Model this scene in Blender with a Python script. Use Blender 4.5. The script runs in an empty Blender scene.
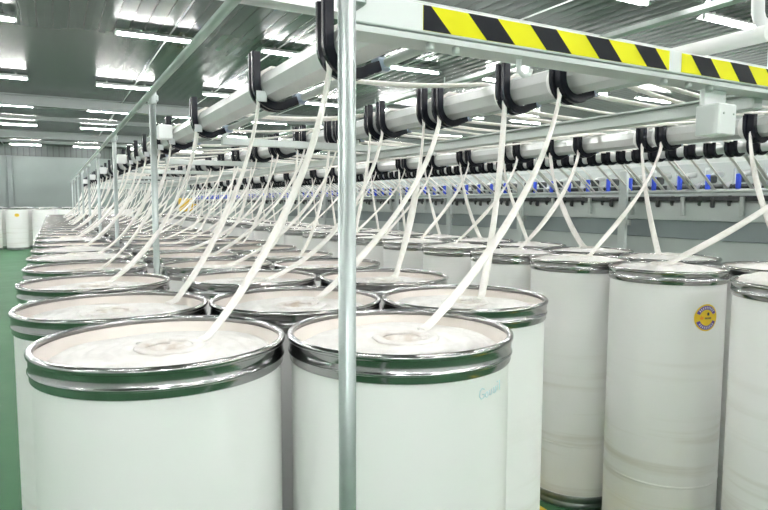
import bpy, math, random
from mathutils import Vector, Matrix
random.seed(7)
PI = math.pi
S = bpy.context.scene
C = S.collection

# ------------------------------------------------------------------ materials
def mat(name, col, rough=.5, metal=0., emit=None, estr=0., build=None, spec=None, coat=0.):
    m = bpy.data.materials.new(name); m.use_nodes = True
    nt = m.node_tree; b = nt.nodes['Principled BSDF']
    b.inputs['Base Color'].default_value = (*col, 1)
    b.inputs['Roughness'].default_value = rough
    b.inputs['Metallic'].default_value = metal
    if spec is not None: b.inputs['Specular IOR Level'].default_value = spec
    if coat: b.inputs['Coat Weight'].default_value = coat
    if emit:
        b.inputs['Emission Color'].default_value = (*emit, 1); b.inputs['Emission Strength'].default_value = estr
    if build: build(nt, b)
    return m
def N(nt, t, **kw):
    n = nt.nodes.new(t)
    for k, v in kw.items(): setattr(n, k, v)
    return n
def math_n(nt, op, a, b=None, c=None):
    n = N(nt, 'ShaderNodeMath', operation=op)
    for i, x in enumerate((a, b, c)):
        if x is None: continue
        if isinstance(x, (int, float)): n.inputs[i].default_value = x
        else: nt.links.new(x, n.inputs[i])
    return n.outputs[0]
def mixc(nt, fac, a, b):
    n = N(nt, 'ShaderNodeMix', data_type='RGBA')
    nt.links.new(fac, n.inputs[0])
    for i, x in ((6, a), (7, b)):
        if isinstance(x, tuple): n.inputs[i].default_value = (*x, 1)
        else: nt.links.new(x, n.inputs[i])
    return n.outputs[2]
def noise(nt, scale, vec=None, detail=3, rough=.5):
    n = N(nt, 'ShaderNodeTexNoise'); n.inputs['Scale'].default_value = scale
    n.inputs['Detail'].default_value = detail; n.inputs['Roughness'].default_value = rough
    if vec is not None: nt.links.new(vec, n.inputs['Vector'])
    return n.outputs['Fac']
def coords(nt, kind='Object'):
    return N(nt, 'ShaderNodeTexCoord').outputs[kind]
def mapping(nt, vec, scale):
    n = N(nt, 'ShaderNodeMapping'); nt.links.new(vec, n.inputs['Vector']); n.inputs['Scale'].default_value = scale
    return n.outputs[0]
def bump(nt, b, h, strength, dist):
    n = N(nt, 'ShaderNodeBump'); n.inputs['Strength'].default_value = strength; n.inputs['Distance'].default_value = dist
    nt.links.new(h, n.inputs['Height']); nt.links.new(n.outputs[0], b.inputs['Normal'])
def ramp(nt, f, lo, hi):
    n = N(nt, 'ShaderNodeMapRange'); n.inputs['From Min'].default_value = lo; n.inputs['From Max'].default_value = hi
    nt.links.new(f, n.inputs['Value']); return n.outputs[0]

def wear(c1, c2, scale=6, lo=.4, hi=.75):
    def f(nt, b):
        nt.links.new(mixc(nt, ramp(nt, noise(nt, scale, coords(nt)), lo, hi), c1, c2), b.inputs['Base Color'])
    return f

def plastic_body(nt, b):            # white can wall with rub marks running round it
    co = coords(nt)
    info = N(nt, 'ShaderNodeObjectInfo').outputs['Random']
    sep = N(nt, 'ShaderNodeSeparateXYZ'); nt.links.new(co, sep.inputs[0])
    z = sep.outputs[2]
    comb = N(nt, 'ShaderNodeCombineXYZ')
    nt.links.new(math_n(nt, 'MULTIPLY', sep.outputs[0], .9), comb.inputs[0])
    nt.links.new(math_n(nt, 'MULTIPLY', sep.outputs[1], .9), comb.inputs[1])
    nt.links.new(math_n(nt, 'ADD', math_n(nt, 'MULTIPLY', z, 16.), math_n(nt, 'MULTIPLY', info, 50.)), comb.inputs[2])
    n = noise(nt, 1.0, comb.outputs[0], 4, .55)
    band = ramp(nt, n, .53, .72)
    low = ramp(nt, z, 1.0, .45)                      # rub marks sit on the lower two thirds
    f = math_n(nt, 'MULTIPLY', math_n(nt, 'MULTIPLY', band, low), .6)
    c = mixc(nt, f, (.895, .893, .882), (.60, .565, .49))
    nt.links.new(c, b.inputs['Base Color'])
    bump(nt, b, noise(nt, 9, co, 2), .06, .02)
def fluff(nt, b):
    co = coords(nt)
    f = noise(nt, 24, co, 5, .6)
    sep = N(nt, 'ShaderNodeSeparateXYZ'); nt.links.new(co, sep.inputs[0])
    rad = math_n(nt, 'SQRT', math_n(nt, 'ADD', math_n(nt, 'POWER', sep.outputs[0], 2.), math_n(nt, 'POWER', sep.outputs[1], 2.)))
    tan = math_n(nt, 'MULTIPLY', ramp(nt, rad, .075, .02), ramp(nt, noise(nt, 30, co, 4), .35, .65))  # brown of light passing through the cotton, painted into the coil's centre
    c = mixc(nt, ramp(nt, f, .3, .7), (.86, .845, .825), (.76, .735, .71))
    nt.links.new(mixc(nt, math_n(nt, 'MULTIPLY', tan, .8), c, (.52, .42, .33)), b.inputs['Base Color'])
    bump(nt, b, noise(nt, 70, co, 6, .7), .22, .005)
def strand(nt, b):
    co = coords(nt)
    f = noise(nt, 1, mapping(nt, co, (60, 60, 12)), 4, .6)
    nt.links.new(mixc(nt, ramp(nt, f, .3, .7), (.95, .93, .90), (.86, .825, .77)), b.inputs['Base Color'])
    bump(nt, b, f, .4, .003)
def floor_m(nt, b):
    co = coords(nt)
    n = noise(nt, .8, co, 6, .6)
    nt.links.new(mixc(nt, ramp(nt, n, .3, .7), (.058, .150, .078), (.070, .172, .090)), b.inputs['Base Color'])
    nt.links.new(math_n(nt, 'ADD', math_n(nt, 'MULTIPLY', noise(nt, 3, co, 3), .15), .48), b.inputs['Roughness'])
def seams(period, ax, dark, light, width=.06, glos=.35):
    def f(nt, b):
        sep = N(nt, 'ShaderNodeSeparateXYZ'); nt.links.new(coords(nt), sep.inputs[0])
        u = math_n(nt, 'FRACT', math_n(nt, 'DIVIDE', sep.outputs[ax], period))
        t = math_n(nt, 'MULTIPLY', math_n(nt, 'ABSOLUTE', math_n(nt, 'SUBTRACT', u, .5)), 2.)
        line = ramp(nt, t, 2*width, 0.)
        cl = mixc(nt, ramp(nt, noise(nt, .7, coords(nt), 4), .35, .7), light, tuple(x*.86 for x in light))
        nt.links.new(mixc(nt, line, cl, dark), b.inputs['Base Color'])
        bump(nt, b, t, .35, .012)
    return f

M = {}
M['body'] = mat('can_white_plastic', (.87, .89, .885), .38, build=plastic_body)
M['inner'] = mat('can_inner_plastic', (.78, .71, .655), .5, build=wear((.80, .735, .68), (.72, .655, .60), 5))
M['chrome'] = mat('rim_steel', (.42, .42, .42), .16, 1., build=wear((.44, .435, .44), (.35, .35, .35), 8))
M['base_steel'] = mat('base_ring_steel', (.30, .33, .32), .3, .9, build=wear((.34, .37, .36), (.22, .24, .23), 8))
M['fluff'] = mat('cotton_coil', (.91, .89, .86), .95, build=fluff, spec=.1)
M['strand'] = mat('cotton_sliver', (.91, .88, .84), .95, build=strand, spec=.1)
M['galv'] = mat('galvanised_tube', (.46, .51, .50), .42, .75, build=wear((.48, .53, .52), (.39, .44, .43), 14))
M['railpaint'] = mat('rail_grey_green', (.40, .48, .44), .35, .35, build=wear((.42, .50, .46), (.34, .41, .37), 5))
M['white'] = mat('white_enamel', (.86, .88, .88), .35, build=wear((.87, .89, .89), (.82, .84, .84), 5))
M['alu'] = mat('roller_aluminium', (.6, .62, .61), .36, .35, build=wear((.62, .64, .63), (.54, .56, .55), 7))
M['neck'] = mat('roller_neck', (.50, .53, .52), .35, .5, build=wear((.52, .55, .54), (.42, .45, .44), 9))
M['collar'] = mat('collar_white', (.84, .85, .83), .35, build=wear((.86, .87, .85), (.80, .81, .79), 9))
M['black'] = mat('guide_black', (.009, .010, .014), .25, build=wear((.008, .009, .014), (.014, .015, .02), 20), spec=.2)
M['clip'] = mat('clip_bluegrey', (.30, .36, .46), .3, .4, build=wear((.32, .38, .48), (.24, .28, .38), 20))
M['tag'] = mat('guide_tag_silver', (.80, .82, .84), .3, .3, build=wear((.82, .84, .86), (.72, .74, .76), 30))
M['steel'] = mat('steel_section', (.52, .56, .54), .4, .4, build=wear((.54, .58, .56), (.46, .50, .48), 4))
M['yellow'] = mat('tape_yellow', (.94, .87, .005), .5, build=wear((.95, .88, .005), (.90, .82, .005), 8), spec=.2)
M['tape_black'] = mat('tape_black', (.015, .016, .02), .6, spec=.15, build=wear((.014, .015, .02), (.022, .023, .028), 8))
M['machine'] = mat('machine_pale', (.58, .63, .61), .4, build=wear((.59, .64, .62), (.54, .59, .57), 2))
M['band'] = mat('machine_grey_band', (.31, .36, .37), .4, build=wear((.32, .37, .38), (.285, .335, .345), 3))
M['blue'] = mat('blue_plastic', (.03, .09, .70), .35, build=wear((.03, .09, .72), (.03, .075, .6), 10))
M['dark'] = mat('dark_iron', (.05, .055, .055), .35, .4, build=wear((.05, .055, .055), (.09, .095, .095), 25))
M['amber'] = mat('amber_yellow', (.75, .48, .02), .4, build=wear((.76, .49, .02), (.66, .41, .02), 8))
M['stickery'] = mat('sticker_yellow', (.86, .60, .03), .4, build=wear((.87, .61, .03), (.82, .55, .03), 30))
M['purple'] = mat('sticker_purple', (.13, .07, .42), .4, build=wear((.13, .07, .43), (.11, .06, .36), 30))
M['orange'] = mat('sticker_orange', (.90, .33, .03), .4, build=wear((.9, .34, .03), (.85, .28, .03), 30))
M['ink'] = mat('marker_ink', (.42, .70, .76), .6, build=wear((.55, .74, .78), (.74, .83, .85), 40))
M['sblack'] = mat('sticker_black', (.03, .03, .05), .4, build=wear((.03, .03, .05), (.06, .06, .08), 60))
M['floor'] = mat('green_floor_paint', (.18, .35, .22), .25, build=floor_m, spec=.05)
M['floory'] = mat('yellow_floor_paint', (.72, .55, .05), .3, build=wear((.74, .57, .05), (.6, .46, .06), 4))
M['ceil'] = mat('ceiling_sheet', (.1, .12, .11), .22, 0, build=seams(.21, 0, (.028, .038, .033), (.080, .106, .093), .06), spec=.2)
M['wall'] = mat('wall_paint', (.24, .28, .27), .6, build=wear((.16, .185, .18), (.14, .165, .16), .6))
M['wall2'] = mat('wall_white_paint', (.78, .80, .79), .6, build=wear((.79, .81, .80), (.73, .75, .74), .6))
M['corr'] = mat('wall_corrugated', (.10, .125, .12), .5, build=seams(.25, 0, (.02, .028, .026), (.06, .075, .07), .15))
M['ceilbeam'] = mat('ceiling_beam_paint', (.74, .77, .76), .45, build=wear((.75, .78, .77), (.68, .71, .70), 1))
M['greybeam'] = mat('grey_beam_paint', (.25, .28, .27), .5, build=wear((.26, .29, .28), (.22, .25, .24), 1))
M['tube'] = mat('lit_tube', (.9, .95, .93), .4, emit=(1.0, .995, .975), estr=78.)
M['pilaster'] = mat('pilaster_grey', (.13, .15, .15), .5, build=wear((.13, .15, .15), (.10, .12, .12), 1))

# ------------------------------------------------------------------ mesh building
class MB:
    def __init__(self): self.v = []; self.f = []; self.m = []; self.s = []
    def add(self, vs, fs, mi=0, smooth=False):
        o = len(self.v); self.v += [tuple(x) for x in vs]
        for f in fs:
            self.f.append(tuple(i+o for i in f)); self.m.append(mi); self.s.append(smooth)
        return self
    def box(self, c, s, mi=0, bev=0.):
        x, y, z = (k/2 for k in s); b = min(bev, x*.9, y*.9, z*.9)
        if b <= 0:
            vs = [(c[0]+i*x, c[1]+j*y, c[2]+k*z) for i in (-1, 1) for j in (-1, 1) for k in (-1, 1)]
            return self.add(vs, [(0, 1, 3, 2), (4, 6, 7, 5), (0, 4, 5, 1), (2, 3, 7, 6), (0, 2, 6, 4), (1, 5, 7, 3)], mi)
        P = lambda i, j, k, ax: tuple(c[a] + (i, j, k)[a]*((x, y, z)[a] - (0 if a == ax else b)) for a in range(3))
        vs = []; ix = {}
        for i in (-1, 1):
            for j in (-1, 1):
                for k in (-1, 1):
                    for ax in range(3): ix[i, j, k, ax] = len(vs); vs.append(P(i, j, k, ax))
        fs = []
        sg = (-1, 1)
        for a in sg:
            fs.append([ix[a, j, k, 0] for j, k in ((-1, -1), (1, -1), (1, 1), (-1, 1))][::a])
            fs.append([ix[i, a, k, 1] for i, k in ((-1, -1), (-1, 1), (1, 1), (1, -1))][::a])
            fs.append([ix[i, j, a, 2] for i, j in ((-1, -1), (1, -1), (1, 1), (-1, 1))][::a])
        for a in sg:
            for d in sg:
                fs.append([ix[a, d, -1, 0], ix[a, d, -1, 1], ix[a, d, 1, 1], ix[a, d, 1, 0]])
                fs.append([ix[a, -1, d, 0], ix[a, -1, d, 2], ix[a, 1, d, 2], ix[a, 1, d, 0]])
                fs.append([ix[-1, a, d, 1], ix[-1, a, d, 2], ix[1, a, d, 2], ix[1, a, d, 1]])
                for e in sg: fs.append([ix[a, d, e, 0], ix[a, d, e, 1], ix[a, d, e, 2]])
        return self.add(vs, fs, mi)
    def lathe(self, prof, n=64, mi=0, smooth=True, closed=False, caps=False, o=(0, 0, 0), axis='z'):
        vs = []
        def put(r, t, h):
            a, b_ = r*math.cos(t), r*math.sin(t)
            p = (a, b_, h) if axis == 'z' else ((a, h, b_) if axis == 'y' else (h, a, b_))
            return (p[0]+o[0], p[1]+o[1], p[2]+o[2])
        for r, h in prof: vs += [put(r, 2*PI*i/n, h) for i in range(n)]
        k = len(prof); fs = []
        for a in range(k if closed else k-1):
            b_ = (a+1) % k
            for i in range(n):
                j = (i+1) % n
                fs.append((a*n+i, a*n+j, b_*n+j, b_*n+i))
        self.add(vs, fs, mi, smooth)
        if caps:
            base = len(self.v)-len(vs)
            self.f.append(tuple(base+i for i in range(n))[::-1]); self.f.append(tuple(base+(k-1)*n+i for i in range(n)))
            self.m += [mi, mi]; self.s += [False, False]
        return self
    def tube(self, pts, ra, rb=None, n=8, mi=0, smooth=True, ref=None, twist=None):
        pts = [Vector(p) for p in pts]; rb = rb or ra; vs = []; k = len(pts)
        last = None
        for q, p in enumerate(pts):
            t = (pts[min(q+1, k-1)] - pts[max(q-1, 0)]).normalized()
            if ref is not None:
                s_ = ref - t*t.dot(ref)
            else:
                s_ = (last if last is not None else (Vector((0, 0, 1)) if abs(t.z) < .9 else Vector((1, 0, 0))))
                s_ = s_ - t*t.dot(s_)
            s_ = s_.normalized() if s_.length > 1e-6 else t.orthogonal().normalized()
            last = s_; w = t.cross(s_)
            if twist: a = twist(q/(k-1)); s_, w = s_*math.cos(a)+w*math.sin(a), w*math.cos(a)-s_*math.sin(a)
            f = 1.
            for i in range(n):
                a = 2*PI*i/n
                vs.append(p + s_*(ra*math.cos(a)*f) + w*(rb*math.sin(a)*f))
        fs = [(q*n+i, q*n+(i+1) % n, (q+1)*n+(i+1) % n, (q+1)*n+i) for q in range(k-1) for i in range(n)]
        o = len(self.v); self.add(vs, fs, mi, smooth)
        self.f += [tuple(o+i for i in range(n))[::-1], tuple(o+(k-1)*n+i for i in range(n))]; self.m += [mi]*2; self.s += [False]*2
        return self
    def sweep(self, path, sec, mi=0):     # path in the xz plane, section (y offset, outward offset)
        k = len(path); n = len(sec); vs = []
        for q in range(k):
            a = Vector(path[max(q-1, 0)]); b_ = Vector(path[min(q+1, k-1)]); t = (b_-a).normalized()
            nx, nz = -t.y, t.x            # outward: toward -x for a downward arm
            nx, nz = (t.y, -t.x)
            for y, d in sec: vs.append((path[q][0]+nx*d, y, path[q][1]+nz*d))
        fs = [(q*n+i, q*n+(i+1) % n, (q+1)*n+(i+1) % n, (q+1)*n+i) for q in range(k-1) for i in range(n)]
        o = len(self.v); self.add(vs, fs, mi)
        self.f += [tuple(o+i for i in range(n))[::-1], tuple(o+(k-1)*n+i for i in range(n))]; self.m += [mi]*2; self.s += [False]*2
        return self
    def mesh(self, name, *mats):
        me = bpy.data.meshes.new(name); me.from_pydata(self.v, [], self.f); me.validate()
        for m in mats: me.materials.append(m)
        if len(me.polygons) == len(self.m):
            me.polygons.foreach_set('material_index', self.m); me.polygons.foreach_set('use_smooth', self.s)
        import bmesh
        bm = bmesh.new(); bm.from_mesh(me); bmesh.ops.recalc_face_normals(bm, faces=bm.faces); bm.to_mesh(me); bm.free()
        me.update(); return me
    def build(self, name, mats, parent=None, loc=(0, 0, 0)):
        if not isinstance(mats, (list, tuple)): mats = [mats]
        return link(name, self.mesh(name, *mats), parent, loc)
def link(name, me, parent=None, loc=(0, 0, 0)):
    o = bpy.data.objects.new(name, me); C.objects.link(o); o.location = loc
    if parent is not None: o.parent = parent
    return o
def tag(o, label, cat, group=None):
    o['label'] = label; o['category'] = cat
    if group: o['group'] = group
    return o
def thing(name, loc, label, cat, group=None):
    o = bpy.data.objects.new(name, None); C.objects.link(o); o.location = loc; o.empty_display_size = .1
    return tag(o, label, cat, group)
def struct(name, mb, m):
    o = mb.build(name, m); o['kind'] = 'structure'; return o
def copy_tree(o, kids):
    c = o.copy(); C.objects.link(c)
    for ch in kids.get(o.name, []):
        d = ch.copy(); C.objects.link(d); d.parent = c
        for g in kids.get(ch.name, []):
            e = g.copy(); C.objects.link(e); e.parent = d
    return c
ORD = ['first', 'second', 'third', 'fourth', 'fifth', 'sixth', 'seventh', 'eighth', 'ninth', 'tenth', 'eleventh', 'twelfth']

# ------------------------------------------------------------------ camera
F = 608.; HC = 1.531
p, y, r = (math.radians(a) for a in (4.86, 28.53, .2))
fwd = Vector((math.sin(y)*math.cos(p), math.cos(y)*math.cos(p), -math.sin(p)))
rt = Vector((math.cos(y), -math.sin(y), 0)); up = rt.cross(fwd)
R0 = rt*math.cos(r)+up*math.sin(r); U0 = up*math.cos(r)-rt*math.sin(r)
cd = bpy.data.cameras.new('camera'); cam = bpy.data.objects.new('camera', cd); C.objects.link(cam)
cd.sensor_width = 36; cd.lens = F/768*36; cd.clip_start = .05; cd.clip_end = 200
mx = Matrix((R0, U0, -fwd)).transposed().to_4x4(); mx.translation = (0, 0, HC)
cam.matrix_world = mx
S.camera = cam
def proj(P):
    q = Vector(P)-Vector((0, 0, HC)); d = q.dot(fwd)
    return (384+F*q.dot(R0)/d, 255-F*q.dot(U0)/d, d) if d > .01 else (-9999, -9999, d)
def in_frame(P, m=0):
    a = proj(P); return -m < a[0] < 768+m and -m < a[1] < 510+m

# ------------------------------------------------------------------ room
X0, X1, Y0, Y1, ZC = -6.5, 16., -9., 34., 4.235
struct('floor', MB().box(((X0+X1)/2, (Y0+Y1)/2, -.05), (X1-X0+.4, Y1-Y0+.4, .1)), M['floor'])
struct('ceiling', MB().box(((X0+X1)/2, (Y0+Y1)/2, ZC+.05), (X1-X0+.4, Y1-Y0+.4, .1)), M['ceil'])
struct('wall_back', MB().box(((X0+X1)/2, Y1+.1, 1.86), (X1-X0+.4, .2, 3.72)), M['wall'])
struct('trim_1', MB().box(((X0+X1)/2, Y1+.06, (3.72+ZC)/2), (X1-X0+.4, .2, ZC-3.72)), M['corr'])
struct('wall_left', MB().box((X0-.1, (Y0+Y1)/2, ZC/2), (.2, Y1-Y0, ZC)), M['wall2'])
struct('wall_right', MB().box((X1+.1, (Y0+Y1)/2, ZC/2), (.2, Y1-Y0, ZC)), M['wall2'])
struct('wall_front', MB().box(((X0+X1)/2, Y0-.1, ZC/2), (X1-X0+.4, .2, ZC)), M['wall2'])
for i, xx in enumerate((-1.72, 4.3, 10.3)):
    struct('trim_%d' % (2+i), MB().box((xx, Y1-.06, 1.86), (.22, .14, 3.72), bev=.01), M['pilaster'])
# ceiling I-beams across the hall
k = 5
for yy, hh, ww in ((-.3, .24, .20), (7.3, .30, .30), (18.1, .26, .24), (27.1, .26, .24)):
    mb = MB()
    zb = ZC-hh-.02
    mb.box((5, yy, zb+.012), (22, ww, .024)); mb.box((5, yy, zb+hh/2), (22, .02, hh)); mb.box((5, yy, ZC-.012), (22, ww, .024))
    struct('trim_%d' % k, mb, M['ceilbeam'] if yy < 8 else M['greybeam']); k += 1
for yy in (22.3, 31.):                                   # thinner purlins
    struct('trim_%d' % k, MB().box((5, yy, ZC-.07), (22, .07, .12)), M['greybeam']); k += 1
for xx in (1.75, 3.55, -1.9, 6.1):                      # white conduits along the hall
    struct('trim_%d' % k, MB().tube([(xx, 0, ZC-.03), (xx, 33.5, ZC-.03)], .012), M['white']); k += 1
# yellow floor line under the gap between the can blocks
struct('trim_%d' % k, MB().box((2.055, 8., .001), (.13, 16., .004)), M['floory'])

# ------------------------------------------------------------------ ceiling lights
def light_meshes():
    h = MB().box((0, 0, .058), (1.24, .07, .035), bev=.006).box((-.61, 0, .012), (.03, .04, .07), bev=.004).box((.61, 0, .012), (.03, .04, .07), bev=.004)
    for sg in (-1, 1):                          # folded reflector wings
        q = [(-.62, sg*.03, .043), (.62, sg*.03, .043), (.62, sg*.105, .012), (-.62, sg*.105, .012)]
        q2 = [(a, b_, c_+.004) for a, b_, c_ in q]
        h.add(q+q2, [(0, 1, 2, 3), (7, 6, 5, 4), (0, 4, 5, 1), (2, 6, 7, 3), (1, 5, 6, 2), (3, 7, 4, 0)])
    h.box((-.4, 0, .09), (.03, .04, .032)); h.box((.4, 0, .09), (.03, .04, .032))
    t = MB().lathe([(.0165, -.59), (.0165, .59)], 10, caps=True, axis='x')
    return h.mesh('light_housing', M['white']), t.mesh('light_tube', M['tube'])
hm, tm = light_meshes()
cols = [-5.6, -3.3, -.98, 1.57, 3.9, 6.3, 8.7, 11.1, 13.4]
colname = {2: 'aisle line', 3: 'line above the first poles', 4: 'line above the cans', 5: 'line above the machine', 6: 'line beyond the machine', 7: 'second line beyond the machine', 8: 'last line beyond the machine', 0: 'far side lamp line', 1: 'lamp line left of the aisle'}
rows = [-7.3, -3., .7, 5.55, 10.45, 15.2, 19.5, 24.2, 28.6, 32.4]
for ci, cx in enumerate(cols):
    seen = 0
    for ry in rows[::-1]:
        z = 4.13
        if cx < 1 and -4 < ry < -1: continue            # lamps left out here to dim the fronts of the near cans
        vis = any(in_frame((cx+d, ry, z)) for d in (-.6, 0, .6))
        if vis:
            lab = 'lit tube ceiling lamp, %s from the far wall in the %s' % (ORD[seen], colname[ci]); seen += 1
            t = thing('ceiling_lamp', (cx, ry, z), lab, 'lamp', 'tube ceiling lamps')
        else:
            t = thing('ceiling_lamp', (cx, ry, z), 'tube ceiling lamp overhead, out of sight of the photo', 'lamp', 'lamps outside the view')
        link('housing', hm, t); 
        link('tube', tm, t)

# ------------------------------------------------------------------ sliver cans
H = 1.25
def rim_mesh():
    z = H
    pr = [(.2375, z-.002), (.240, z+.001), (.2455, z+.0025), (.2495, z-.0005), (.2512, z-.0045), (.2503, z-.009), (.2472, z-.0115), (.2466, z-.0125),
          (.2466, z-.0335), (.2478, z-.0350), (.2490, z-.0375), (.2478, z-.0400), (.2462, z-.0412), (.2458, z-.0425), (.2455, z-.0535), (.2440, z-.0555),
          (.2415, z-.0555), (.2415, z-.010), (.2375, z-.008)]
    return MB().lathe(pr, 112, closed=True).mesh('rim', M['chrome'])
def body_mesh():
    mb = MB()
    pr = [(.2405, .06), (.2412, .5), (.2412, .9), (.2412, H-.05), (.2412, H-.012)]
    mb.lathe(pr, 96, 0)
    mb.lathe([(.2412, H-.012), (.2374, H-.012), (.2374, H-.2), (.2374, .14), (.05, .13)], 96, 1)
    # welded seam ring a third of the way up
    mb.lathe([(.2408, .318), (.2426, .322), (.2426, .326), (.2408, .330)], 96, 0)
    return mb.mesh('body', M['body'], M['inner'])
def base_mesh():
    return MB().lathe([(.236, 0.), (.2435, 0.), (.2450, .01), (.2450, .026), (.2425, .029), (.2425, .035), (.2450, .038), (.2450, .062), (.2425, .066), (.236, .066)], 72, closed=True).mesh('base_ring', M['base_steel'])
def coil_mesh(z0, dome, hole, seed):
    rnd = random.Random(seed); n, rings = 96, 30; R_ = .2345
    ph = rnd.uniform(0, 6); vs = []; fs = []
    for a in range(rings+1):
        rr = .012 + (R_-.012)*a/rings
        for i in range(n):
            t = 2*PI*i/n
            q = rr/R_
            z = z0 + dome*(1-q*q) + .0022*math.sin(2*PI*rr/.030 + t + ph) + .0025*math.sin(3*t+ph*2+rr*30) * q
            z += .0014*math.sin(7*t+rr*120+ph)
            z -= .6*hole*math.exp(-((rr/.03)**4))
            if q > .93: z -= .03*((q-.93)/.07)**2
            vs.append((rr*math.cos(t), rr*math.sin(t), z))
    for a in range(rings):
        for i in range(n):
            j = (i+1) % n; fs.append((a*n+i, a*n+j, (a+1)*n+j, (a+1)*n+i))
    mb = MB().add(vs, fs, 0, True); mb.f.append(tuple(range(n))[::-1]); mb.m.append(0); mb.s.append(True)
    # two loose turns of the coil lying round the hole
    pts = []
    for k_ in range(44):
        t = ph + k_*.17; rr = .05+.02*k_/43
        pts.append((rr*math.cos(t)+.01, rr*math.sin(t), z0+dome+.0015+.001*math.sin(k_)))
    mb.tube(pts, .013, .005, 8, ref=Vector((0, 0, 1)), twist=lambda u: PI/2)
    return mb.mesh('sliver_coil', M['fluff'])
ME = dict(rim=rim_mesh(), body=body_mesh(), base=base_mesh())
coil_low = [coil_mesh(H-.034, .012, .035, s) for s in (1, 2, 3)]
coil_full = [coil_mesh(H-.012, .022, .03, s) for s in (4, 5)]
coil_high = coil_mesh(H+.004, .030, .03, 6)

def make_can(loc, coil, label, group, name='sliver_can'):
    t = thing(name, loc, label, 'can', group)
    link('body', ME['body'], t); link('rim', ME['rim'], t); link('base_ring', ME['base'], t); link('sliver_coil', coil, t)
    t.rotation_euler.z = random.uniform(0, 6.28) if name != 'x' else 0
    return t

rowdef = {
 'A': dict(pos=[(.193, 1.318), (.140, 1.826), (.128, 2.399), (.125, 2.976)], nxt=.565, x=.125, name='aisle row', g='cans in the row along the aisle'),
 'B': dict(pos=[(.676, 1.168), (.626, 1.694), (.66, 2.285)], nxt=.565, x=.66, name='second row', g='cans in the second row from the aisle'),
 'C': dict(pos=[(1.092, 1.50), (1.125, 2.07)], nxt=.565, x=1.13, name='third row', g='cans in the third row from the aisle'),
 'D': dict(pos=[(2.40, 1.185), (2.435, 1.795), (2.41, 2.30), (2.39, 2.80), (2.39, 3.34), (2.39, 3.90)], nxt=.56, x=2.39, name='row across the gap', g='cans in the row across the gap'),
 'E': dict(pos=[(2.905, 1.55), (2.905, 2.13), (2.905, 2.68), (2.905, 3.23)], nxt=.56, x=2.905, name='row by the machine', g='cans in the row by the machine'),
}
special = {
 ('A', 0): 'big white sliver can at the near end of the aisle row, lower left',
 ('B', 0): 'white sliver can with steel rim and faint blue handwriting, behind the thick near pole',
 ('A', 1): 'open white sliver can directly behind the biggest can, second along the aisle',
 ('C', 0): 'white sliver can partly hidden behind the can with blue handwriting',
 ('B', 1): 'open white sliver can seen between and behind the two biggest cans',
 ('D', 1): 'tall white sliver can with the round yellow and purple sticker',
 ('D', 2): 'tall white sliver can with its dark base ring showing, behind the stickered can',
 ('D', 0): 'tall white sliver can heaped above its rim, cut off by the right edge',
}
CANS = {}
for rk, d in rowdef.items():
    ps = list(d['pos'])
    while ps[-1][1] < 15.0:
        ps.append((d['x']+random.uniform(-.006, .006), ps[-1][1]+d['nxt']+random.uniform(-.01, .01)))
    CANS[rk] = []
    for i, (x, yy) in enumerate(ps):
        if (rk, i) in special: lab = special[rk, i]
        elif i < 9: lab = 'white can with steel rim, %s from the near end of the %s' % (ORD[i], d['name'])
        else: lab = 'small distant white sliver can past the ninth of the %s' % d['name'].replace('sliver ', '')
        coil = coil_high if (rk, i) in (('D', 0),) else (random.choice(coil_full) if rk in 'DE' or (rk == 'A' and i in (4, 5, 7)) else random.choice(coil_low))
        c = make_can((x, yy, 0), coil, lab, d['g'])
        CANS[rk].append((c, x, yy, coil in coil_low))

# marks on the near cans: things drawn on a can's curved wall
def on_can(mb, can, az, zc, polys, mi=0, off=.0012, rad=.2412, sub=1):
    for poly in polys:
        vs = [(math.cos(az+u/rad)*(rad+off), math.sin(az+u/rad)*(rad+off), zc+v) for u, v in poly]
        mb.add(vs, [tuple(range(len(vs)))], mi)
def disc_grid(ru, n=28, rings=3, r0=0., a0=0., a1=2*PI):
    qs = []
    for a in range(rings):
        ra, rb = r0+(ru-r0)*a/rings, r0+(ru-r0)*(a+1)/rings
        for i in range(n):
            t0, t1 = a0+(a1-a0)*i/n, a0+(a1-a0)*(i+1)/n
            q = [(ra*math.cos(t0), ra*math.sin(t0)), (rb*math.cos(t0), rb*math.sin(t0)), (rb*math.cos(t1), rb*math.sin(t1)), (ra*math.cos(t1), ra*math.sin(t1))]
            if ra == 0: q = q[1:] if False else [q[0], q[1], q[2]]
            qs.append(q)
    return qs
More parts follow.
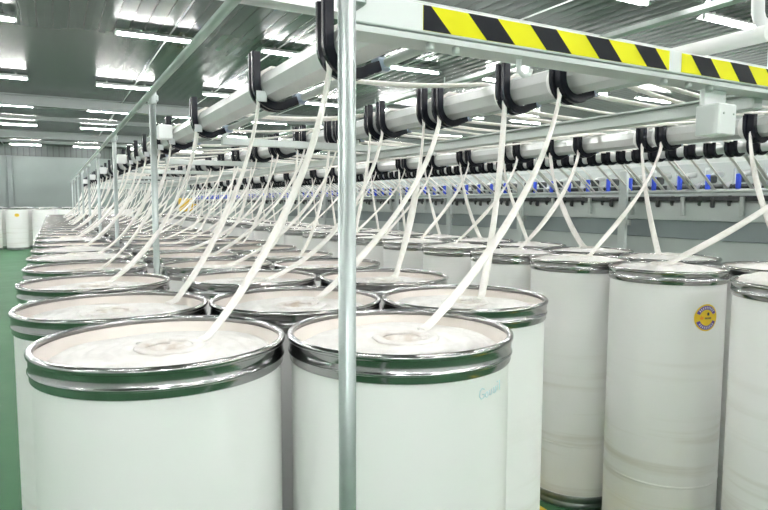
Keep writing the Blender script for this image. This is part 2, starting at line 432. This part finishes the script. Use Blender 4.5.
def sticker(can, az, zc, s=1.):
    can.rotation_euler.z = 0
    mb = MB(); on_can(mb, can, az, zc, disc_grid(.052*s), off=.0012)
    st = mb.build('sticker', M['stickery'], can); st['label'] = 'round yellow sticker with purple arcs'
    for a0, a1 in ((.12*PI, .88*PI), (1.12*PI, 1.88*PI)):
        mb = MB(); on_can(mb, can, az, zc, disc_grid(.046*s, 16, 2, .031*s, a0, a1), off=.0018); mb.build('sticker_arc', M['purple'], st)
        mb = MB()                                  # the arc's lettering is too small to read: a row of pale strokes
        for i in range(9):
            t = a0+(a1-a0)*(.14+.72*i/8)
            u, v = .0385*s*math.cos(t), .0385*s*math.sin(t)
            dx, dy = math.cos(t)*.0042*s, math.sin(t)*.0042*s; ex, ey = -math.sin(t)*.0016*s, math.cos(t)*.0016*s
            on_can(mb, can, az, zc, [[(u-dx-ex, v-dy-ey), (u+dx-ex, v+dy-ey), (u+dx+ex, v+dy+ey), (u-dx+ex, v-dy+ey)]], off=.0024)
        mb.build('arc_lettering', M['white'], st)
    mb = MB()
    on_can(mb, can, az, zc, [[(.002*s, .008*s), (.012*s, .008*s), (.012*s, .018*s), (.007*s, .021*s), (.002*s, .018*s)]], off=.002)
    on_can(mb, can, az, zc, [[(-.008*s+i*.0062*s, -.006*s), (-.0035*s+i*.0062*s, -.006*s), (-.0035*s+i*.0062*s, .001*s), (-.008*s+i*.0062*s, .001*s)] for i in range(5)], off=.002)
    mb.build('sticker_emblem', M['sblack'], st)
    mb = MB(); on_can(mb, can, az, zc, [[(-.03*s, -.004*s), (-.02*s, -.008*s), (-.012*s, -.002*s), (-.016*s, .006*s), (-.02*s, .003*s), (-.023*s, .009*s)]], off=.002)
    mb.build('sticker_flame', M['orange'], st)
def azim_of_px(x, yy, px, zz, n=720, rad=.2412):
    best = None
    for i in range(n):
        a = 2*PI*i/n; P = (x+rad*math.cos(a), yy+rad*math.sin(a), zz)
        if math.cos(a)*(-x)+math.sin(a)*(-yy) < 0: continue
        e = abs(proj(P)[0]-px)
        if best is None or e < best[0]: best = (e, a)
    return best[1]
c, x, yy, _ = CANS['D'][1]
sticker(c, azim_of_px(x, yy, 706.5, 1.06), 1.060, 1.1)
# handwriting
c, x, yy, _ = CANS['B'][0]; c.rotation_euler.z = 0
mb = MB(); az = azim_of_px(x, yy, 480.5, 1.16); zz = 1.148
strokes = [[(.011, .022), (.004, .026), (-.002, .020), (-.003, .008), (.002, .001), (.010, .003), (.012, .010), (.006, .011)],
           [(.021, .014), (.016, .012), (.015, .004), (.019, .001), (.023, .005), (.022, .013)],
           [(.028, .016), (.028, .004), (.033, .003), (.036, .016), (.036, .004)],
           [(.043, .018), (.043, .004), (.048, .004), (.051, .018), (.051, .005)],
           [(.058, .019), (.058, .006)], [(.058, .026), (.0585, .029)],
           [(.068, .028), (.070, .004)]]
for st in strokes:
    pts = [(math.cos(az+u/.2412)*.2420, math.sin(az+u/.2412)*.2420, zz+v*.85+u*.02) for u, v in st]
    mb.tube(pts, .0013, .0011, 5)
w = mb.build('handwriting', M['ink'], c); w['label'] = 'faint blue marker handwriting'

# stored cans by the far wall: wider drums of the same sort
k_far = []
n_far = 0
for rr_, (fy, xs) in enumerate(((23.0, [-2.51+.74*i for i in range(7)]), (23.9, [-2.3+.76*i for i in range(7)]))):
    for i, fx in enumerate(xs):
        if rr_ == 0:
            lab = 'stored white can, %s from the left in the front line by the far wall' % ORD[i]
            if i in (1, 2): lab = ['stored white can with a yellow dot by the far wall, cut by the left edge', 'whole stored white can with a yellow dot, standing by the far wall'][i-1]
            g = 'stored cans in front of the far wall'
        else:
            lab = 'stored white can in the hidden second line by the far wall'; g = 'stored cans in the second line by the far wall'
        t = make_can((fx, fy+random.uniform(-.05, .05), 0), coil_full[0], lab, g)
        t.scale = (1.32, 1.32, 1.08); k_far.append((t, fx, fy))
for i, px in ((1, 7.5), (2, 20)):
    t, fx, fy = k_far[i]
    t.rotation_euler.z = 0
    a = math.atan2(-fy, -fx) + (.25 if i == 1 else 0)
    mb = MB(); on_can(mb, t, a, 1.03, disc_grid(.05)); mb.build('sticker', M['stickery'], t)['label'] = 'round yellow sticker'

# ------------------------------------------------------------------ poles and top rail on the aisle side
PX = .395; PY = [.845, 2.83, 4.69, 6.45, 8.2, 9.95, 11.7, 13.4, 15.1]; PZ = 1.98
t = thing('pole_rail', (PX, PY[0], 0), 'round galvanised rail on upright poles running down between the first two rows of cans', 'rail')
rel = lambda yv: yv-PY[0]
for yv in PY:
    po = MB().lathe([(.0138, 0), (.0138, PZ+.035)], 20, caps=True, o=(0, rel(yv), 0)).build('pole', M['galv'], t)
    MB().lathe([(.030, 0), (.030, .006), (.018, .010), (.018, .03), (.0138, .03)], 20, o=(0, rel(yv), 0)).build('foot_plate', M['galv'], po)
    MB().lathe([(.0175, PZ-.028), (.0185, PZ-.02), (.0185, PZ+.02), (.0175, PZ+.028)], 20, caps=True, o=(0, rel(yv), 0)).box((.0, rel(yv)-.0, PZ), (.05, .03, .03), bev=.005).build('clamp', M['galv'], po)
MB().lathe([(.0125, -1.6), (.0125, PY[-1]-PY[0]+.03)], 20, caps=True, o=(-.024, 0, PZ), axis='y').build('top_rail', M['railpaint'], t)

# ------------------------------------------------------------------ hazard beam across the near end
BY, BZ0, BZ1, BX0, BX1 = .90, 1.8205, 1.8685, .428, 3.36
t = thing('hazard_beam', (BX0, BY, BZ0), 'white cross beam with yellow and black warning tape at the near end', 'beam')
bx = lambda X: X-BX0
mb = MB().box(((BX1-BX0)/2, .024, (BZ1-BZ0)/2), (BX1-BX0, .048, BZ1-BZ0), bev=.002)
mb.build('beam', M['white'], t)
MB().box(((BX1-BX0)/2, .035, -.007), (BX1-BX0-.02, .06, .010)).build('under_flange', M['steel'], t)
MB().box((-.014, -.03, .024), (.034, .045, .03), bev=.004).build('pole_clamp', M['galv'], t)
MB().box((bx(BX1)-.03, .03, (-BZ0)/2-.006), (.05, .05, BZ0-.012)).build('leg', M['steel'], t)
def px2x(px, py):           # where a ray through the photo's pixel meets the beam's front face
    d = R0*((px-384)/F) - U0*((py-255)/F) + fwd
    return d.x*BY/d.y
zt0, zt1 = .0035, .0445
def tape(xa, xb, first_black, period=.1245, bw=.053, slant=.040, phase=None):
    g = MB().add([(bx(xa), -.0012, zt0), (bx(xb), -.0012, zt0), (bx(xb), -.0012, zt1), (bx(xa), -.0012, zt1), (bx(xa), .0, zt0), (bx(xb), .0, zt0), (bx(xb), .0, zt1), (bx(xa), .0, zt1)],
                 [(0, 1, 2, 3), (4, 7, 6, 5), (0, 4, 5, 1), (3, 2, 6, 7), (0, 3, 7, 4), (1, 5, 6, 2)]).build('warning_tape', M['yellow'], t)
    s0 = MB(); xx = phase
    while xx < xb:
        # slanted black stripe: top edge from xx to xx+bw, bottom edge shifted right by slant; clipped to the strip
        poly = [(xx+slant, zt0), (xx+slant+bw, zt0), (xx+bw, zt1), (xx, zt1)]
        def clip(poly, lim, sgn):
            out = []
            for i in range(len(poly)):
                a, b_ = poly[i], poly[(i+1) % len(poly)]
                ia, ib = sgn*(a[0]-lim) >= 0, sgn*(b_[0]-lim) >= 0
                if ia: out.append(a)
                if ia != ib:
                    u = (lim-a[0])/(b_[0]-a[0]); out.append((lim, a[1]+u*(b_[1]-a[1])))
            return out
        poly = clip(poly, xa, 1)
        if poly: poly = clip(poly, xb, -1)
        if len(poly) > 2:
            n = len(poly)
            s0.add([(bx(q[0]), -.0020, q[1]) for q in poly]+[(bx(q[0]), -.0012, q[1]) for q in poly], [tuple(range(n)), tuple(range(2*n-1, n-1, -1))]+[(i, n+i, n+(i+1) % n, (i+1) % n) for i in range(n)])
        xx += period
    s0.build('black_stripes', M['tape_black'], g)
xa = px2x(423, 14); xb = px2x(669, 60); xc = px2x(681.5, 62)
b0 = px2x(468, 8); b1 = px2x(530, 20); per = b1-b0; bwid = px2x(497, 14)-b0
tape(xa, xb, True, per, bwid, px2x(486.6, 41)-px2x(468, 8), b0-per)
c0 = px2x(690.6, 56); c1_ = px2x(729.7, 64)
tape(xc, BX1-.02, False, c1_-c0, px2x(710, 60)-c0, px2x(701, 79)-c0, c0)
for X in (.585, .64, 1.20, 1.285, 1.36):
    MB().lathe([(.007, -.026), (.008, -.022), (.008, -.014), (.004, -.014), (.004, -.004)], 8, caps=True, o=(bx(X), .012, 0)).build('bolt', M['steel'], t)
MB().tube([(bx(.80), .03, -.010), (bx(.80), .03, -.034), (bx(.812), .03, -.042), (bx(.828), .03, -.038), (bx(.83), .03, -.028)], .005, n=8).build('hook', M['white'], t)

# ------------------------------------------------------------------ cross beams at the other poles
for i, yv in enumerate(PY[1:]):
    t = thing('cross_beam', (PX+.03, yv+.47, 1.859), ('pale steel cross beam under the rollers just beyond the %s pole' % ORD[i+1]), 'beam', 'cross beams of the creel')
    MB().box((1.06, 0, 0), (1.36, .04, .040), bev=.003).build('bar', M['steel'], t)
    for X in (.82, 1.60): MB().box((X-PX-.03, 0, .03), (.03, .03, .03)).build('saddle', M['steel'], t)
    if i < 5:
        b_ = thing('sensor_box', (PX+.035, yv-.03, 1.822), 'small white box fixed to the %s pole from the near end' % ORD[i+1], 'box', 'white boxes along the creel')
        MB().box((.005, -.02, .01), (.06, .05, .062), bev=.005).build('case', M['white'], b_)
        MB().box((.01, .008, .02), (.04, .012, .04)).build('bracket', M['steel'], b_)
t = thing('sensor_box', (1.412, .93, 1.70), 'big white box on a flat bracket hung under the striped beam', 'box', 'white boxes along the creel')
MB().box((-.002, -.005, .032), (.066, .062, .073), bev=.003).build('case', M['white'], t)
MB().box((.018, .018, .092), (.085, .014, .06), bev=.002).build('bracket', M['white'], t)
for dx in (-.02, .018): MB().lathe([(.0, -.0015), (.003, -.0015), (.003, .003)], 8, o=(dx, -.036, .045), axis='y').build('screw', M['steel'], t)

# ------------------------------------------------------------------ rollers, rods, guides
def guide_mesh(xr, zr, hgt, w, rad=.0575, tk=.028):
    path = [(xr-rad, zr+hgt), (xr-rad, zr+hgt*.55), (xr-rad, zr+.012)]
    for q in range(12):
        a = PI + math.radians(128)*q/11
        path.append((xr+rad*math.cos(a), zr+rad*math.sin(a)))
    a = PI+math.radians(128)
    path.append((path[-1][0]-math.sin(a)*.8*rad, path[-1][1]+math.cos(a)*.8*rad-.25*rad))
    h = w/2
    sec = [(-h, 0), (h, 0), (h, tk-.004), (h*.85, tk), (h*.4, tk), (h*.25, tk-.009), (-h*.25, tk-.009), (-h*.4, tk), (-h*.85, tk), (-h, tk-.004)]
    return path, sec
rollers = {
 'r1': dict(x=.70, z=1.938, y0=1.22, y1=15.3, gy=[1.48, 2.10, 3.13, 3.88, 4.32, 4.99, 5.52, 6.05], lab='octagonal pale feed roller over the first rows, just beside the pole rail', cat='roller', w=.06, h=.108),
 'r2': dict(x=1.60, z=1.962, y0=1.30, y1=15.3, gy=[1.58, 1.87, 2.32, 2.45, 2.86, 3.00], lab='pale feed roller passing behind the striped beam, second from the aisle', cat='roller', w=.06, h=.10),
 'r3': dict(x=3.15, z=1.925, y0=.6, y1=15.3, gy=[1.05, 1.42, 1.84, 2.35, 2.48, 2.98, 3.24, 3.59, 3.75], lab='pale feed roller above the cans by the machine, third from the aisle', cat='roller', w=.06, h=.09),
 'r4': dict(x=3.65, z=1.872, y0=1.3, y1=21., gy=[], lab='last feed roller, carrying the close row of black guides before the machine', cat='roller', w=.074, h=.040),
}
cansY = {k_: [q[2] for q in v] for k_, v in CANS.items()}
assign = {}
g1 = rollers['r1']['gy']
for i, yv in enumerate(cansY['A']):
    if i >= len(g1): g1.append(max(g1[-1]+.40, yv+.85+random.uniform(-.12, .12)))
    assign['A', i] = ('r1', g1[i])
g2 = rollers['r2']['gy']
nb = max(len(cansY['B']), len(cansY['C']))
order2 = []
for i in range(nb):
    if i < len(cansY['B']): order2.append(('B', i))
    if i < len(cansY['C']): order2.append(('C', i))
for k_, key in enumerate(order2):
    if k_ >= len(g2): g2.append(g2[-2]+.565 if k_ % 2 == 0 else g2[-1]+.135)
    assign[key] = ('r2', g2[k_])
g3 = rollers['r3']['gy']
m3 = [('D', 0), ('D', 1), ('E', 0), ('D', 2), ('E', 1), ('D', 3), ('E', 2), ('D', 4), ('E', 3)]
for i in range(4, 40):
    if i+1 < len(cansY['D']): m3.append(('D', i+1))
    if i < len(cansY['E']): m3.append(('E', i))
for k_, key in enumerate(m3):
    if k_ >= len(g3): g3.append(max(g3[-1]+.12, cansY[key[0]][key[1]]+.35+random.uniform(-.1, .1)))
    assign[key] = ('r3', g3[k_])
yv = 1.45
while yv < 14.9: rollers['r4']['gy'].append(yv); yv += .1355
for rk, d in rollers.items():
    X, Z = d['x'], d['z']
    t = thing('feed_roller', (X, d['y0'], Z), d['lab'], 'roller', 'feed rollers of the creel')
    L = d['y1']-d['y0']; R_ = .054 if rk != 'r4' else .031
    MB().lathe([(R_, 0), (R_, L)], 8 if rk != 'r4' else 16, smooth=rk == 'r4', caps=True, axis='y').build('roller_tube', M['alu'], t)
    if rk == 'r2': MB().lathe([(.021, -.38), (.021, 0)], 20, caps=True, axis='y').build('shaft', M['collar'], t)
    if rk != 'r4':
        cm = MB().lathe([(.050, .026), (.0555, .029), (.0572, .036), (.0572, .064), (.0555, .070), (.050, .072)], 24, axis='y').mesh('collar', M['collar'])
        nm = MB().lathe([(.050, -.026), (.0548, -.024), (.0548, .026), (.050, .028)], 20, axis='y').mesh('neck_band', M['neck'])
        for gy_ in d['gy'][:48]:
            link('collar', cm, t, (0, gy_-d['y0'], 0)); link('neck_band', nm, t, (0, gy_-d['y0'], 0))
    rail = thing('guide_rail', (X, d['y0'], Z), {'r1': 'slim rod with black L-shaped sliver guides along the roller by the poles', 'r2': 'slim rod with paired black L-shaped guides along the roller behind the striped beam',
                 'r3': 'slim rod with black L-shaped guides along the roller above the cans by the machine', 'r4': 'rod with the close row of black sliver guides in front of the machine'}[rk], 'guide rail', 'guide rails of the creel')
    MB().tube([(.104, 0, -.030), (.104, L, -.030)], .013, n=10).build('rod', M['steel'], rail)
    path, sec = guide_mesh(0, 0, d['h'], d['w'], *((.034, .02) if rk == 'r4' else ()))
    gm = MB().sweep(path, sec).mesh('sliver_guide', M['black'])
    cl = MB().box((.094, 0, -.034), (.05, .036, .036), bev=.007).mesh('guide_clip', M['clip'])
    tg = MB().box((-.056, -.0315, -.042), (.036, .004, .036), bev=.001).mesh('guide_tag', M['tag'])
    for i, gy_ in enumerate(d['gy']):
        if i >= 99:                       # the last few, too far off to tell apart
            vs_ = [v.co.copy() for v in gm.vertices]; mbx = MB()
            for g2_ in d['gy'][99:]: mbx.add([(q.x, q.y+g2_-d['y0'], q.z) for q in vs_], [tuple(pl.vertices) for pl in gm.polygons])
            mbx.build('sliver_guide', M['black'], rail)['kind'] = 'stuff'
            break
        g = link('sliver_guide', gm, rail, (0, gy_-d['y0'], 0))
        if rk != 'r4':
            link('guide_clip', cl, g)
            if rk == 'r1' and 0 < i < 8: link('guide_tag', tg, g)
    # square support rail below
    sx = X+.03; n = {'r1': 'under the roller beside the poles', 'r2': 'under the second roller, below the striped beam', 'r3': 'under the roller above the cans by the machine', 'r4': 'under the close row of black guides'}[rk]
    if rk == 'r2':
        mb = MB().box((0, L/2, 0), (.044, L, .036), bev=.003).box((-.012, L/2, .020), (.064, L, .005))
        o = mb.build('support_rail', M['steel'], None, (sx, .955, 1.797)); tag(o, 'long pale square steel rail %s' % n, 'rail', None)
t = thing('cable_tray', (7.5, 1., 4.03), 'long grey perforated tray hung under the ceiling above the striped beam', 'cable tray')
MB().box((0, 15, 0), (.16, 30, .012)).box((-.08, 15, .03), (.008, 30, .06)).box((.08, 15, .03), (.008, 30, .06)).build('tray', M['steel'], t)
for q in range(10): MB().box((0, .5+3.2*q, .1), (.02, .02, .21)).build('hanger', M['steel'], t)
# bearing bracket holding the second roller's end, above the striped beam
t = thing('bearing_bracket', (1.66, .95, 1.868), 'white rounded bracket standing on the striped beam where the second roller ends', 'bracket')
MB().box((0, 0, .006), (.09, .05, .012), bev=.003).build('foot', M['white'], t)
mb = MB(); pts = []
for i in range(17):
    a = 2*PI*i/16; pts.append((.062*math.copysign(abs(math.cos(a))**.6, math.cos(a)), 0, .185+.062*math.copysign(abs(math.sin(a))**.6, math.sin(a))))
mb.tube(pts, .014, .018, 10, ref=Vector((0, 1, 0))); mb.box((.03, 0, .065), (.03, .03, .115), bev=.005); mb.build('ring', M['white'], t)

# ------------------------------------------------------------------ slivers
def bez(P0, P1, P2, P3, n):
    out = []
    for i in range(n+1):
        u = i/n; v = 1-u
        out.append(P0*(v**3)+P1*(3*v*v*u)+P2*(3*v*u*u)+P3*(u**3))
    return out
def lane(yv):
    g = rollers['r4']['gy']; return min(g, key=lambda q: abs(q-yv))
rownm = {k_: v['name'] for k_, v in rowdef.items()}
spec_sl = {('A', 0): 'thick white sliver rising from the biggest can to the guide at the near pole',
           ('B', 0): 'white sliver rising from the can with blue handwriting', ('D', 1): 'white sliver rising from the stickered can',
           ('C', 0): 'white sliver rising from the can behind the one with blue handwriting'}
LANE = {}
_g4 = rollers['r4']['gy']; _ks = sorted(assign, key=lambda q: assign[q][1])
for n_, q in enumerate(_ks): LANE[q] = _g4[min(len(_g4)-1, n_*len(_g4)//len(_ks))] + (-.018, .018)[n_ % 2]
for key, (rk, gy_) in assign.items():
    row, i = key
    can, cx, cy, low = CANS[row][i]
    rnd = random.Random(hash((ord(row), i)) % 99991)
    X, Z = rollers[rk]['x'], rollers[rk]['z']
    zf = (H-.020) if low else (H+.012)
    if key == ('D', 0): zf = H+.036
    E = Vector((X-.058, gy_, Z-.064))
    hd = Vector((E.x-cx, E.y-cy, 0))
    off = {0: .135, 1: .17}.get(i, rnd.uniform(.07, .17)) if row in 'ABC' else rnd.uniform(.0, .08)
    S0 = Vector((cx, cy, zf+.004)) + hd.normalized()*off + Vector((rnd.uniform(-.03, .03), rnd.uniform(-.03, .03), 0))
    hd = Vector((E.x-S0.x, E.y-S0.y, 0)); dz = E.z-S0.z
    sag = (rnd.uniform(.25, .45) if i > 1 else .2) if row in 'ABC' else rnd.uniform(.05, .2)
    P1 = S0 + hd*(sag+.12) + Vector((0, 0, dz*(.22-.3*sag)))
    P2 = E - hd*(.16*(1-sag)) - Vector((0, 0, dz*(.42)))
    pts = [S0-hd.normalized()*.03-Vector((0, 0, .006))] + bez(S0, P1, P2, E, 22)
    # up between arm and roller, over the top
    pts += [Vector((X-.062, gy_, Z-.03)), Vector((X-.064, gy_, Z+.015)), Vector((X-.044, gy_, Z+.043)), Vector((X-.012, gy_, Z+.062)), Vector((X+.02, gy_, Z+.060))]
    cur = pts[-1]; yl = LANE[key]
    stops = [r_ for r_ in ('r2', 'r3') if rollers[r_]['x'] > X+.1]
    tot = 3.65-cur.x
    for r_ in stops + ['r4']:
        xn, zn = rollers[r_]['x'], rollers[r_]['z']
        yn = cur.y+(yl-cur.y)*min(1, (xn-cur.x)/max(.01, 3.65-cur.x))
        T = Vector((xn-.02, yn, zn+(.061 if r_ != 'r4' else .038)))
        sg = rnd.uniform(.02, .05)*(T.x-cur.x) if r_ != 'r4' else .008
        for q in range(1, 11):
            u = q/10; P = cur.lerp(T, u); P.z -= sg*4*u*(1-u); pts.append(P)
        cur = T + Vector((.04, 0, -.001)); pts.append(cur)
    for u in (.15, .4, .7, 1.): pts.append(Vector((3.69+.43*u, yl+.04*u, 1.905-.03*u*u-.235*u)))
    wd = rnd.uniform(.0135, .0175) if i else .0135
    ta, tb = rnd.uniform(-.6, .6), rnd.uniform(-1.2, 1.2)
    o = MB().tube(pts, wd, .006, 8, ref=Vector((0, 1, 0)), twist=lambda u: .4*math.sin(9*u+ta)+tb*.3*math.sin(21*u)).build('cotton_sliver', M['strand'])
    if key in spec_sl: lab = spec_sl[key]
    elif i < 7: lab = 'white cotton sliver rising from the %s can of the %s' % (ORD[i], rownm[row])
    else: lab = 'thin distant cotton sliver, past the seventh can of the %s' % rownm[row]
    tag(o, lab, 'sliver', 'slivers from the %s' % rownm[row])

# ------------------------------------------------------------------ roving machine behind the cans
MX, MY0, MY1 = 4.12, .6, 21.2
t = thing('roving_machine', (MX, MY0, 0), 'long pale grey textile machine behind the last row of cans, with drafting heads on top', 'machine')
L = MY1-MY0
def seg(name, z0, z1, dx, th, m, lab=None):
    o = MB().box((dx+th/2, L/2, (z0+z1)/2), (th, L, z1-z0), bev=.004).build(name, M[m], t)
    if lab: o['label'] = lab
    return o
seg('lower_panel', .02, 1.27, .10, .06, 'machine'); seg('grey_band', 1.27, 1.41, .085, .07, 'band', 'mid grey band'); seg('upper_panel', 1.41, 1.545, .06, .09, 'machine')
seg('drafting_bed', 1.545, 1.60, .10, .40, 'steel'); seg('back_panel', 1.56, 1.86, .48, .03, 'machine')
MB().tube([(0.02, 0, 1.625), (.02, L, 1.625)], .014, n=12).build('front_rail', M['steel'], t)
MB().tube([(0.10, 0, 1.66), (.10, L, 1.66)], .016, n=12).build('drafting_roller', M['dark'], t)
seg('under_trough', 1.555, 1.59, .04, .05, 'dark')
# heads
blue = MB().box((.055, 0, 1.69), (.03, .028, .11), bev=.005).mesh('blue_clip', M['blue'])
arm = MB().tube([(.05, .09, 1.655), (.16, .10, 1.69), (.30, .11, 1.755), (.40, .11, 1.765)], .014, .022, 8, ref=Vector((0, 1, 0))).mesh('pressure_arm', M['alu'])
armd = MB().box((.24, .10, 1.72), (.10, .05, .06), bev=.012).mesh('arm_head', M['dark'])
stp = MB().box((.10, .06, 1.72), (.02, .018, .15), bev=.003).box((.11, .06, 1.79), (.05, .03, .02)).mesh('head_stand', M['machine'])
hg1 = MB().box((.03, 0, 1.515), (.024, .03, .14), bev=.004).mesh('hanging_bracket', M['steel'])
hg2 = MB().box((.045, 0, 1.545), (.022, .024, .075), bev=.004).box((.03, 0, 1.53), (.012, .012, .03)).mesh('hanging_bracket', M['dark'])
yv = .75; i = 0
while yv < MY1-.3 and i < 96:
    y_ = yv-MY0
    link('blue_clip', blue, t, (0, y_, 0)); a = link('pressure_arm', arm, t, (0, y_, 0)); link('arm_head', armd, a)
    link('head_stand', stp, t, (0, y_, 0))
    link('hanging_bracket', hg1 if i % 2 == 0 else hg2, t, (0, y_-.05, 0)); link('roller_bracket', hg2, t, (.02, y_+.06, .012))
    yv += .225; i += 1
yv = 3.42-1.235*2
while yv < MY1-.3:
    po = MB().box((-.055, yv-MY0, .90), (.03, .075, 1.80), bev=.004).build('post', M['machine'], t)
    MB().box((-.052, yv-MY0-.055, 1.385), (.03, .03, .045), bev=.003).build('post_bracket', M['steel'], po)
    yv += 1.235
o = MB().box((-.34, 20.3-MY0, 1.46), (.46, .2, .42), bev=.03).box((-.06, 20.3-MY0, 1.46), (.14, .06, .06)).build('control_box', M['amber'], t); o['label'] = 'amber yellow box'

# the camera's own small flash
fl = bpy.data.lights.new('camera_flash', 'POINT'); fl.energy = 4; fl.shadow_soft_size = .03; fl.color = (.97, 1, 1)
fo = bpy.data.objects.new('camera_flash', fl); C.objects.link(fo); fo.location = (0, 0, HC+.11)

# ------------------------------------------------------------------ view
wd = bpy.data.worlds.new('world'); S.world = wd; wd.use_nodes = True
wd.node_tree.nodes['Background'].inputs[0].default_value = (.5, .55, .53, 1); wd.node_tree.nodes['Background'].inputs[1].default_value = .05
vs = S.view_settings
S.display_settings.display_device = 'sRGB'
vs.view_transform = 'Standard'; vs.look = 'None'; vs.gamma = 1; vs.use_curve_mapping = False
vs.exposure = 1.58
S.cycles.use_denoising = True
S.cycles.max_bounces = 10; S.cycles.diffuse_bounces = 6; S.cycles.glossy_bounces = 5
